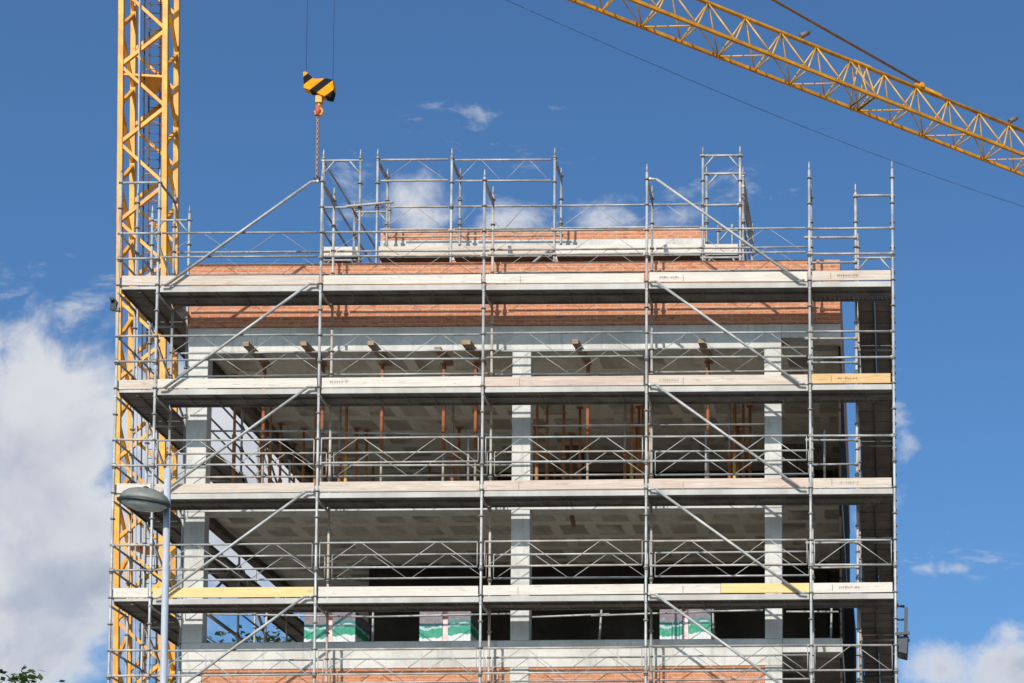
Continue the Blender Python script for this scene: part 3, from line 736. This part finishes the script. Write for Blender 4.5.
# chain sling: linked bars hanging from the hook
sg = thing('chain_sling', (HCX, HY, 34.5), 'dark lifting chain sling hanging straight down from the striped crane hook', 'chain')
cx_, cz_ = hk(318, 106)
cm = MB(); z = cz_; zend = HCZ - (186 - 85) * k_ / .975; i = 0
while z > zend + .2:
    for dx in (-.016, .016):
        if i % 2: cm.bar((cx_ + dx, HY - .02, z), (cx_ + dx, HY - .02, z - .11), .03, .02); cm.bar((cx_ + dx, HY + .02, z), (cx_ + dx, HY + .02, z - .11), .03, .02)
        else: cm.bar((cx_ + dx - .02, HY, z), (cx_ + dx - .02, HY, z - .11), .02, .03); cm.bar((cx_ + dx + .02, HY, z), (cx_ + dx + .02, HY, z - .11), .02, .03)
    z -= .095; i += 1
cm.build('chain', 'chain', sg)
MB().tube((cx_, HY, cz_ + .02), (cx_, HY, cz_ - .34), .085, 10).build('shackle', 'red', sg)
e = MB(); e.path([(cx_ + .09 * math.sin(t), HY, zend + .14 + .09 * math.cos(t)) for t in [1.6 * math.pi * i / 8 for i in range(9)]], .035, 6); e.build('end_hook', 'chain', sg)

# ------------------------------------------------------------------ shoring props and formwork timbers on the upper open floor
FLO, CEI = 14.067, 16.925
def make_prop(zt, h, mo, mi):
    r = thing('shoring_prop', (0, 0, FLO), '', 'prop')
    if mo == mi == 'rust':     # hung the other way round: thick tube on top
        MB().tube((0, 0, FLO), (0, 0, FLO + .8), .027, 8).build('inner_tube', 'prop_galv', r)
        MB().tube((0, 0, FLO + .8), (0, 0, zt - .01), .038, 8).build('outer_tube', mo, r); h = .8
    else:
        MB().tube((0, 0, FLO), (0, 0, FLO + h), .038, 8).build('outer_tube', mo, r)
        MB().tube((0, 0, FLO + h), (0, 0, zt - .01), .029, 8).build('inner_tube', mi, r)
    MB().tube((0, 0, FLO + h - .06), (0, 0, FLO + h + .02), .048, 8).build('collar', 'prop_brown', r)
    MB().box(-.07, -.07, FLO, .07, .07, FLO + .012).build('base_plate', 'prop_brown', r)
    MB().box(-.07, -.07, zt - .012, .07, .07, zt - .001).build('head_plate', 'prop_brown', r)
    return r
protos = {}
def place_prop(x, y, kind, label, group):
    spec = {'rust_low': (16.615, 1.75, 'rust', 'rust'), 'rust': (CEI, 1.5, 'rust', 'prop_galv'), 'yellow': (CEI, 1.55, 'prop_yellow', 'prop_brown'), 'brown': (CEI, 1.6, 'prop_brown', 'prop_brown')}[kind]
    if kind not in protos: o = protos[kind] = make_prop(*spec)
    else:
        src = protos[kind]; o = src.copy(); COL.objects.link(o)
        for chd in src.children:
            c = chd.copy(); COL.objects.link(c); c.parent = o
    o.location = (x, y, FLO); o['label'] = label; o['group'] = group
    return o
GP = 'steel shoring props on the upper open floor'
nearest = [(1.42, 'rust-red prop under the leftmost timber, nearest to the left corner column'), (2.58, 'rust-red prop behind the second front standard, under the second timber'),
           (3.75, 'orange prop under the third timber, left of the middle column'), (4.97, 'orange prop under the short fourth timber, left of the middle column'),
           (5.60, 'orange prop just left of the middle column, under the fifth timber'), (7.81, 'bright orange prop right of the middle column, under the sixth timber'),
           (10.18, 'orange prop left of the right column, under the last timber')]
for x, lb_ in nearest: place_prop(13.83 - (13.83 - x) * .9887, 1.38, 'rust_low', lb_, GP)
for x, y, kd in [(2.40, 3.5, 'rust'), (4.73, 3.5, 'rust'), (8.29, 3.5, 'rust'), (10.45, 3.5, 'rust'), (9.03, 1.9, 'rust')]:
    place_prop(x, y, kd, {2.40: 'rust prop second row, right of the second front standard', 4.73: 'rust prop second row, beside a yellow prop left of the third standard',
                          8.29: 'rust prop second row, midway between middle column and fourth standard', 10.45: 'rust prop second row, beside a yellow prop left of the right column',
                          9.03: 'rust prop directly behind the fourth front standard'}[x], GP)
for x, y, lb_ in [(2.53, 3.5, 'pale yellow prop beside the second front standard'), (4.95, 4.6, 'yellow prop left of the third front standard'), (8.413, 3.6, 'yellow prop left of the fourth front standard'), (10.55, 3.5, 'yellow prop left of the right column')]:
    place_prop(x, y, 'yellow', lb_, GP)
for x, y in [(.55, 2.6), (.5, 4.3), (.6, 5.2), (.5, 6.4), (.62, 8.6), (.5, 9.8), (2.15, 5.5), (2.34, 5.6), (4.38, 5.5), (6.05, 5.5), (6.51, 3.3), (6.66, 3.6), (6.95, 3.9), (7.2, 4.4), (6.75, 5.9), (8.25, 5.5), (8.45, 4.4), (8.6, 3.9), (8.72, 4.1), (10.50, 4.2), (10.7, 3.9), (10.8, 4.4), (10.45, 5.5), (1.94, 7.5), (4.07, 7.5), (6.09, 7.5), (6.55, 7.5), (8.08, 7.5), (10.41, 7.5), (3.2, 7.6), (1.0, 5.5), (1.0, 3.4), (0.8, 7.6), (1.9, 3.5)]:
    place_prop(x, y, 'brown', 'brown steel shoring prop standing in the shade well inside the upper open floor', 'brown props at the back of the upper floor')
ordw = ['first', 'second', 'third', 'fourth', 'fifth', 'sixth', 'last']
for i, x in enumerate((1.52, 2.62, 3.90, 5.10, 5.72, 7.80, 10.20)):
    mb = MB(); dx = .0
    mb.bar((x - .02, .5 if i != 3 else .8, 16.665), (x + .06, 1.5, 16.665), .12 if i != 4 else .17, .085)
    tag(mb.build('formwork_beam', 'timber'), ordw[i] + ' timber from the left of those poking out below the top concrete beam', 'timber', 'formwork timbers under the top beam')
# header joist over each row of rear props
o = MB().bar((7.47, 1.95, 13.78), (7.53, 1.9, 13.50), .10, .03).build('wood_offcut', 'timber'); tag(o, 'short wood offcut hanging from the soffit right of the middle column', 'wood')

# ------------------------------------------------------------------ edge railings of the open floors
def edge_rail(label, z0, xs, segs):
    r = thing('edge_railing', (6.5, 1.2, z0), label, 'railing')
    for x, lean, h in xs:
        MB().tube((x, 1.2, z0), (x + lean, 1.2, z0 + h), .022, 8).build('post', 'galv', r)
    for a, za, b, zb in segs:
        MB().tube((a, 1.17, za), (b, 1.17, zb), .019, 8).build('rail', 'galv', r)
    return r
edge_rail('thin tube railing along the lower open floor, in front of the brick pallets', 11.0,
          [(1.72, .05, .82), (3.80, 0, .82), (8.15, .05, .78), (10.35, -.02, .80), (12.28, -.06, .82), (12.60, .02, .72)],
          [(.62, 11.61, 3.9, 11.53), (3.75, 11.53, 6.46, 11.57), (6.86, 11.5, 8.35, 11.55), (8.0, 11.52, 10.5, 11.59), (10.3, 11.59, 11.3, 11.60), (11.75, 11.57, 12.75, 11.56)])
edge_rail('thin tube railing along the edge of the upper open floor, among the props', 14.06,
          [(2.75, 0, 1.2), (5.6, 0, 1.15), (10.2, 0, 1.1), (12.5, 0, 1.1)],
          [(.62, 15.22, 3.0, 15.2), (2.7, 15.18, 6.46, 15.1), (6.86, 15.27, 9.3, 15.27), (9.2, 15.27, 11.34, 15.27), (11.7, 15.05, 12.7, 15.05), (9.2, 14.55, 11.34, 14.55), (2.7, 14.52, 6.46, 14.5), (6.86, 14.55, 9.3, 14.55)])

# ------------------------------------------------------------------ pallets of wrapped bricks on the lower open floor
def pallet(x, y, label):
    r = thing('brick_pallet', (x, y, 11.0), label, 'pallet', 'wrapped brick pallets on the lower open floor')
    z = 11.003
    p = MB()
    for k in range(5): p.box(x - .5, y + k * .22, z + .09, x + .5, y + k * .22 + .12, z + .11)
    for k in (-.45, 0, .38): p.box(x + k, y, z, x + k + .09, y + 1.0, z + .088)
    p.build('wood_base', 'timber', r)
    b = MB()
    for rz in range(11):
        for k in range(4):
            o = .004 * ((rz * 7 + k * 3) % 3); b.box(x - .49 + k * .245, y + .02 + o, z + .113 + rz * .077, x - .49 + k * .245 + .24, y + .98, z + .113 + rz * .077 + .074)
    b.build('brick_stack', 'pallet_brick', r)
    for a, c in ((-.505, -.05), (.06, .505)):
        w = MB(); w.box(x + a, y - .012, z + .12, x + c, y + .006, z + .93); w.box(x + (a if a < 0 else c) - .006, y + .008, z + .12, x + (a if a < 0 else c) + .006, y + .98, z + .93)
        w.build('wrapping_film', 'wrap', r, .004)
    MB().box(x - .045, y - .006, z + .12, x + .055, y + .004, z + .75).build('printed_strip', 'strap_red', r)
    return r
pallet(2.66, 2.2, 'green and white wrapped brick pallet on the lower floor, leftmost, beside the second standard')
pallet(4.94, 2.2, 'green and white wrapped brick pallet on the lower floor, left of the middle column')
pallet(9.69, 2.2, 'green and white wrapped brick pallet on the lower floor, behind the right diagonal brace')

# ------------------------------------------------------------------ floodlights, hoist, street lamp
f1 = thing('floodlight', (-.82, -.02, 17.2), 'black floodlight clamped on the outer left corner standard below the top deck', 'floodlight')
mb = MB(); mb.bar((-.775, -.03, 17.30), (-.835, -.02, 17.27), .17, .07); mb.bar((-.785, -.03, 17.28), (-.81, -.01, 17.10), .12, .07); mb.build('lamp_body', 'black', f1, .01)
MB().tube((-.73, 0, 17.2), (-.80, -.01, 17.2), .02, 8).build('bracket', 'coupler', f1)
MB().box(-.765, -.03, 17.13, -.70, .03, 17.17).build('clamp', 'coupler', f1)
f2 = thing('floodlight', (.06, .8, 17.40), 'grey floodlight with yellow front cap under the top deck at the left corner', 'floodlight')
c0 = Vector((.07, .78, 17.53)); ax = Vector((.55, .55, -.62)).normalized()
MB().tube(c0, c0 + ax * .22, .085, 16).build('lamp_body', 'galv_dull', f2)
MB().tube(c0 - ax * .06, c0 - ax * .003, .07, 16, .088).build('lamp_cap', 'yellow', f2)
MB().tube(c0 + ax * .1, (0, .76, 17.45), .016, 8).build('bracket', 'coupler', f2)

hs = thing('material_hoist', (13.95, .3, 10.4), 'dark blue hoist basket bracketed off the right outer standard low down', 'hoist')
xo = XS[-1]
mb = MB(); mb.tube((xo, .1, 11.37), (14.02, .1, 11.35), .025, 8); mb.tube((xo, .1, 11.10), (14.03, .1, 11.10), .018, 8); mb.bar((14.05, .1, 11.33), (14.03, .1, 10.72), .07, .05)
mb.bar((14.05, .45, 11.32), (14.03, .45, 10.72), .05, .05); mb.tube((14.05, .1, 11.32), (14.05, .45, 11.30), .02, 8)
mb.build('hoist_frame', 'navy', hs)
mb = MB(); mb.prism([(13.86, 10.78), (14.09, 10.78), (14.07, 10.42), (13.88, 10.47)], .05, .5); mb.build('motor_box', 'navy', hs, .02)
mb = MB(); mb.bar((13.84, .0, 10.80), (14.11, .0, 10.82), .05, .05); mb.bar((13.84, .52, 10.80), (14.11, .52, 10.82), .05, .05); mb.bar((13.88, -.0, 10.80), (13.88, .52, 10.80), .05, .05); mb.build('box_rim', 'black', hs)

lp = thing('street_lamp', (5.78, -13.65, .13), 'grey street lamp with oval dish head on a round pole, nearest object at lower left', 'street lamp')
mb = MB(); mb.tube((5.80, -13.65, .13), (5.775, -13.65, 9.07), .042, 16, .036); mb.tube((5.80, -13.65, .13), (5.80, -13.65, 1.2), .075, 16)
mb.build('pole', 'pole', lp)
rot = Euler((R(4), R(7), 0)).to_matrix(); hc = Vector((5.60, -13.83, 8.64))
hd = thing('lamp_head_tmp', (0, 0, 0), '', 'x'); bpy.data.objects.remove(hd)
prof = [(.280, 0), (.268, .035), (.236, .08), (.186, .115), (.106, .14), (.03, .15)]
H = MB().lathe(prof, hc, 1.0, .62, 36, rot).build('lamp_hood', 'lampgrey', lp)
MB().lathe([(.266, -.028), (.288, -.02), (.288, -.003), (.280, .004)], hc, 1.0, .62, 36, rot).build('hood_rim', 'lamprim', H)
MB().lathe([(.03, -.105), (.115, -.097), (.186, -.075), (.231, -.048), (.258, -.022)], hc, 1.0, .62, 36, rot).build('lamp_bowl', 'bowl', H)
MB().bar((5.74, -13.80, 8.63), (5.785, -13.66, 8.65), .07, .06).build('arm', 'lampgrey', lp)
MB().lathe([(.03, .145), (.03, .16), (.01, .17)], hc, 1, 1, 12, rot).build('top_screw', 'lamprim', H)

# ------------------------------------------------------------------ trees
def tree(x, y, h, rad, label, n, leaf, mat, seed):
    rnd = random.Random(seed)
    t = thing('broadleaf_tree', (x, y, 0), label, 'tree')
    tk = MB(); tk.tube((x, y, 0), (x + .1, y, h * .45), h * .022, 10, h * .013); fork = Vector((x + .1, y, h * .45)); clumps = []
    for k in range(9):
        a = rnd.uniform(0, 6.28); e = rnd.uniform(.2, 1.2); L = rnd.uniform(.55, 1.0)
        q = fork + Vector((math.cos(a) * math.cos(e) * rad * .8 * L, math.sin(a) * math.cos(e) * rad * .8 * L, math.sin(e) * h * .5 * L))
        mid = (fork + q) / 2 + Vector((0, 0, .1 * h * .3)); tk.tube(fork, mid, h * .010, 7, h * .006); tk.tube(mid, q, h * .006, 6, h * .002)
    tk.build('trunk', 'bark', t)
    cz = h * .66
    for k in range(46):
        while True:
            p = Vector((rnd.uniform(-1, 1), rnd.uniform(-1, 1), rnd.uniform(-1, 1)))
            if .25 < p.length < 1: break
        clumps.append((Vector((x + p.x * rad, y + p.y * rad, cz + p.z * h * .34)), rnd.uniform(.16, .34) * rad))
    cr_ = MB()
    for k in range(n):
        c, s = clumps[rnd.randrange(len(clumps))]
        p = c + Vector((rnd.gauss(0, .55), rnd.gauss(0, .55), rnd.gauss(0, .45))) * s
        p.z = min(p.z, h + rnd.uniform(-.3, .12) * leaf * 6)
        d = Vector((rnd.uniform(-1, 1), rnd.uniform(-1, 1), rnd.uniform(-.7, .5))).normalized(); u = d.cross(Vector((rnd.uniform(-1, 1), rnd.uniform(-1, 1), 1))).normalized()
        l = leaf * rnd.uniform(.7, 1.3); w = l * .32
        cr_._add([p, p + d * l * .5 + u * w, p + d * l, p + d * l * .5 - u * w], [(0, 1, 2, 3)], False)
    cr_.build('crown', mat, t)
    return t
tree(-0.35, -5.0, 9.15, 1.7, 'green leafy tree top just showing at the bottom left corner', 9000, .13, 'leaf', 3)
tree(-7.6, 30.0, 18.75, 4.2, 'distant green tree seen through the lower left opening of the building, left of two', 34000, .21, 'leaf_far', 4)
tree(-5.2, 34.0, 19.7, 4.2, 'distant green tree seen through the lower left opening of the building, right of two', 34000, .21, 'leaf_far', 9)

# ------------------------------------------------------------------ light
SUN = Vector((-0.2, -1.0, 0.665)).normalized()
ELEV = math.asin(SUN.z); AZ = math.atan2(SUN.x, SUN.y)
sd = bpy.data.lights.new('sun', 'SUN'); sd.energy = 4.75; sd.angle = R(0.53); sd.color = (1.0, 0.945, 0.86)
so = bpy.data.objects.new('sun', sd); COL.objects.link(so); so.rotation_euler = SUN.to_track_quat('Z', 'Y').to_euler(); so.location = (0, -40, 60)

W = bpy.data.worlds.new('World'); S.world = W; W.use_nodes = True
nt = NT(W.node_tree); bg = W.node_tree.nodes['Background']
sky = nt.new('ShaderNodeTexSky', sky_type='NISHITA'); sky.sun_disc = False; sky.sun_elevation = ELEV; sky.sun_rotation = AZ
sky.altitude = 100; sky.air_density = 1.0; sky.dust_density = 2.4; sky.ozone_density = 5.0
tc = nt.new('ShaderNodeTexCoord'); sp = nt.new('ShaderNodeSeparateXYZ'); nt.l.new(tc.outputs['Generated'], sp.inputs[0])
dx, dy, dz = sp.outputs
yy = nt.m('MAXIMUM', dy, 0.08)
U = nt.m('DIVIDE', dx, yy); V = nt.m('DIVIDE', dz, yy)
cv = nt.new('ShaderNodeCombineXYZ'); nt.l.new(U, cv.inputs[0]); nt.l.new(V, cv.inputs[1])
# clouds: soft banks at given bearings broken up by fractal noise (u = tan azimuth, v = tan elevation)
BANKS = [(-0.485, 0.371, 0.0638, 0.0740, 1.0), (-0.53, 0.380, 0.0889, 0.0700, 1.0), (-0.461, 0.313, 0.0663, 0.0738, 0.98), (-0.482, 0.263, 0.0716, 0.0337, 0.8), (-0.604, 0.292, 0.1103, 0.1135, 1.0), (-0.446, 0.453, 0.0279, 0.0231, 0.44), (-0.497, 0.478, 0.0224, 0.0093, 0.44), (-0.414, 0.393, 0.0334, 0.0517, 0.8),
         (-0.262, 0.508, 0.0309, 0.0245, 0.58), (-0.209, 0.505, 0.0337, 0.0233, 0.60), (-0.161, 0.511, 0.0303, 0.0173, 0.56), (-0.12, 0.51, 0.0262, 0.0138, 0.55), 
         (0.005, 0.378, 0.0122, 0.0229, 0.52), (-0.008, 0.344, 0.0222, 0.0228, 0.5), (0.022, 0.305, 0.0277, 0.0057, 0.42), (0.05, 0.25, 0.0551, 0.0213, 0.8), (0.019, 0.249, 0.0331, 0.014, 0.62), (0.113, 0.242, 0.0772, 0.0309, 0.9), (0.064, 0.267, 0.0276, 0.0101, 0.55),
         (-0.357, 0.352, 0.0665, 0.0686, 0.95), (-0.162, 0.199, 0.3294, 0.039, 0.7), (0.252, 0.285, 0.1107, 0.0339, 0.7)]
acc = None
for u, v, ru, rv, amp in BANKS:
    a = nt.m('DIVIDE', nt.m('SUBTRACT', U, u), ru); b = nt.m('DIVIDE', nt.m('SUBTRACT', V, v), rv)
    r2 = nt.m('ADD', nt.m('MULTIPLY', a, a), nt.m('MULTIPLY', b, b))
    g = nt.m('MULTIPLY', nt.m('POWER', 2.718, nt.m('MULTIPLY', r2, -0.75)), amp)
    acc = g if acc is None else nt.m('SMOOTH_MAX', acc, g, .12)
wv = nt.new('ShaderNodeTexNoise'); wv.inputs['Scale'].default_value = 9; wv.inputs['Detail'].default_value = 3; nt.l.new(cv.outputs[0], wv.inputs['Vector'])
wp = nt.new('ShaderNodeVectorMath', operation='MULTIPLY_ADD'); nt.l.new(wv.outputs['Color'], wp.inputs[0]); wp.inputs[1].default_value = (.05, .05, 0); nt.l.new(cv.outputs[0], wp.inputs[2])
fb = nt.noise(wp.outputs[0], 26, 9, .58); fb2 = nt.noise(wp.outputs[0], 8, 5, .5)
den = nt.m('ADD', acc, nt.m('MULTIPLY', nt.m('SUBTRACT', fb, .5), 1.25))
mask = nt.ss(den, .33, .74)
front = nt.m('GREATER_THAN', dy, 0.09)
# thin torn wisps, drawn out along the wind
wn = nt.noise(nt.mapping(wp.outputs[0], (1, 2.4, 1), (0, 0, R(-20))), 34, 8, .62)
wacc = None
for u, v, ru, rv, amp in [(-.236, .566, .050, .013, .64), (-.455, .455, .03, .03, .62), (-.205, .545, .05, .02, .45), (.04, .31, .04, .012, .6), (-.30, .52, .03, .03, .6), (-.10, .52, .05, .02, .55), (.0, .39, .012, .04, .6), (-.497, .478, .03, .02, .6)]:
    a = nt.m('DIVIDE', nt.m('SUBTRACT', U, u), ru); b = nt.m('DIVIDE', nt.m('SUBTRACT', V, v), rv)
    g = nt.m('MULTIPLY', nt.m('POWER', 2.718, nt.m('MULTIPLY', nt.m('ADD', nt.m('MULTIPLY', a, a), nt.m('MULTIPLY', b, b)), -0.7)), amp)
    wacc = g if wacc is None else nt.m('MAXIMUM', wacc, g)
wisp = nt.m('MULTIPLY', nt.ss(nt.m('ADD', nt.m('MULTIPLY', wacc, .55), nt.m('SUBTRACT', wn, .5)), .26, .62), .75)
mask = nt.m('MAXIMUM', mask, wisp)
mask = nt.m('MULTIPLY', nt.m('MULTIPLY', mask, front), .93)
# denser, lower parts of a bank show their grey bellies
vl = nt.ss(V, .20, .40)
low = nt.m('SUBTRACT', 1.0, nt.ss(V, .27, .40))
belly = nt.m('MULTIPLY', nt.ss(nt.m('ADD', nt.m('MULTIPLY', low, .13), fb2), .44, .70), nt.ss(den, .52, .95))
ccol = nt.mix(belly, (7.1, 7.2, 7.5, 1), (3.5, 4.0, 5.0, 1))
SKYC = nt.mix(1.0, sky.outputs[0], (0.82, 1.14, 1.32, 1), 'MULTIPLY')
fin = nt.mix(mask, SKYC, ccol)
nt.l.new(fin, bg.inputs[0]); bg.inputs[1].default_value = 0.115

# ------------------------------------------------------------------ camera (rising-front lens, level facade)
cd = bpy.data.cameras.new('camera'); cam = bpy.data.objects.new('camera', cd); COL.objects.link(cam)
cd.sensor_width = 36.0; cd.lens = 1844.134 / 1024 * 36.0
cd.shift_x = (512 - 903.035) / 1024; cd.shift_y = (977.918 - 341.5) / 1024
cd.clip_start = 0.1; cd.clip_end = 8000
rotm = Matrix.Rotation(R(-0.16612), 4, 'Z') @ Matrix.Rotation(R(90 + 4.44697), 4, 'X') @ Matrix.Rotation(R(-0.48076), 4, 'Z')
cam.matrix_world = Matrix.Translation((13.83352, -33.6454, 1.77981)) @ rotm
S.camera = cam

S.view_settings.view_transform = 'Standard'; S.view_settings.look = 'None'; S.view_settings.gamma = 1.0
S.view_settings.exposure = -0.14; S.view_settings.use_curve_mapping = False
S.cycles.max_bounces = 8; S.cycles.diffuse_bounces = 4; S.cycles.transparent_max_bounces = 16
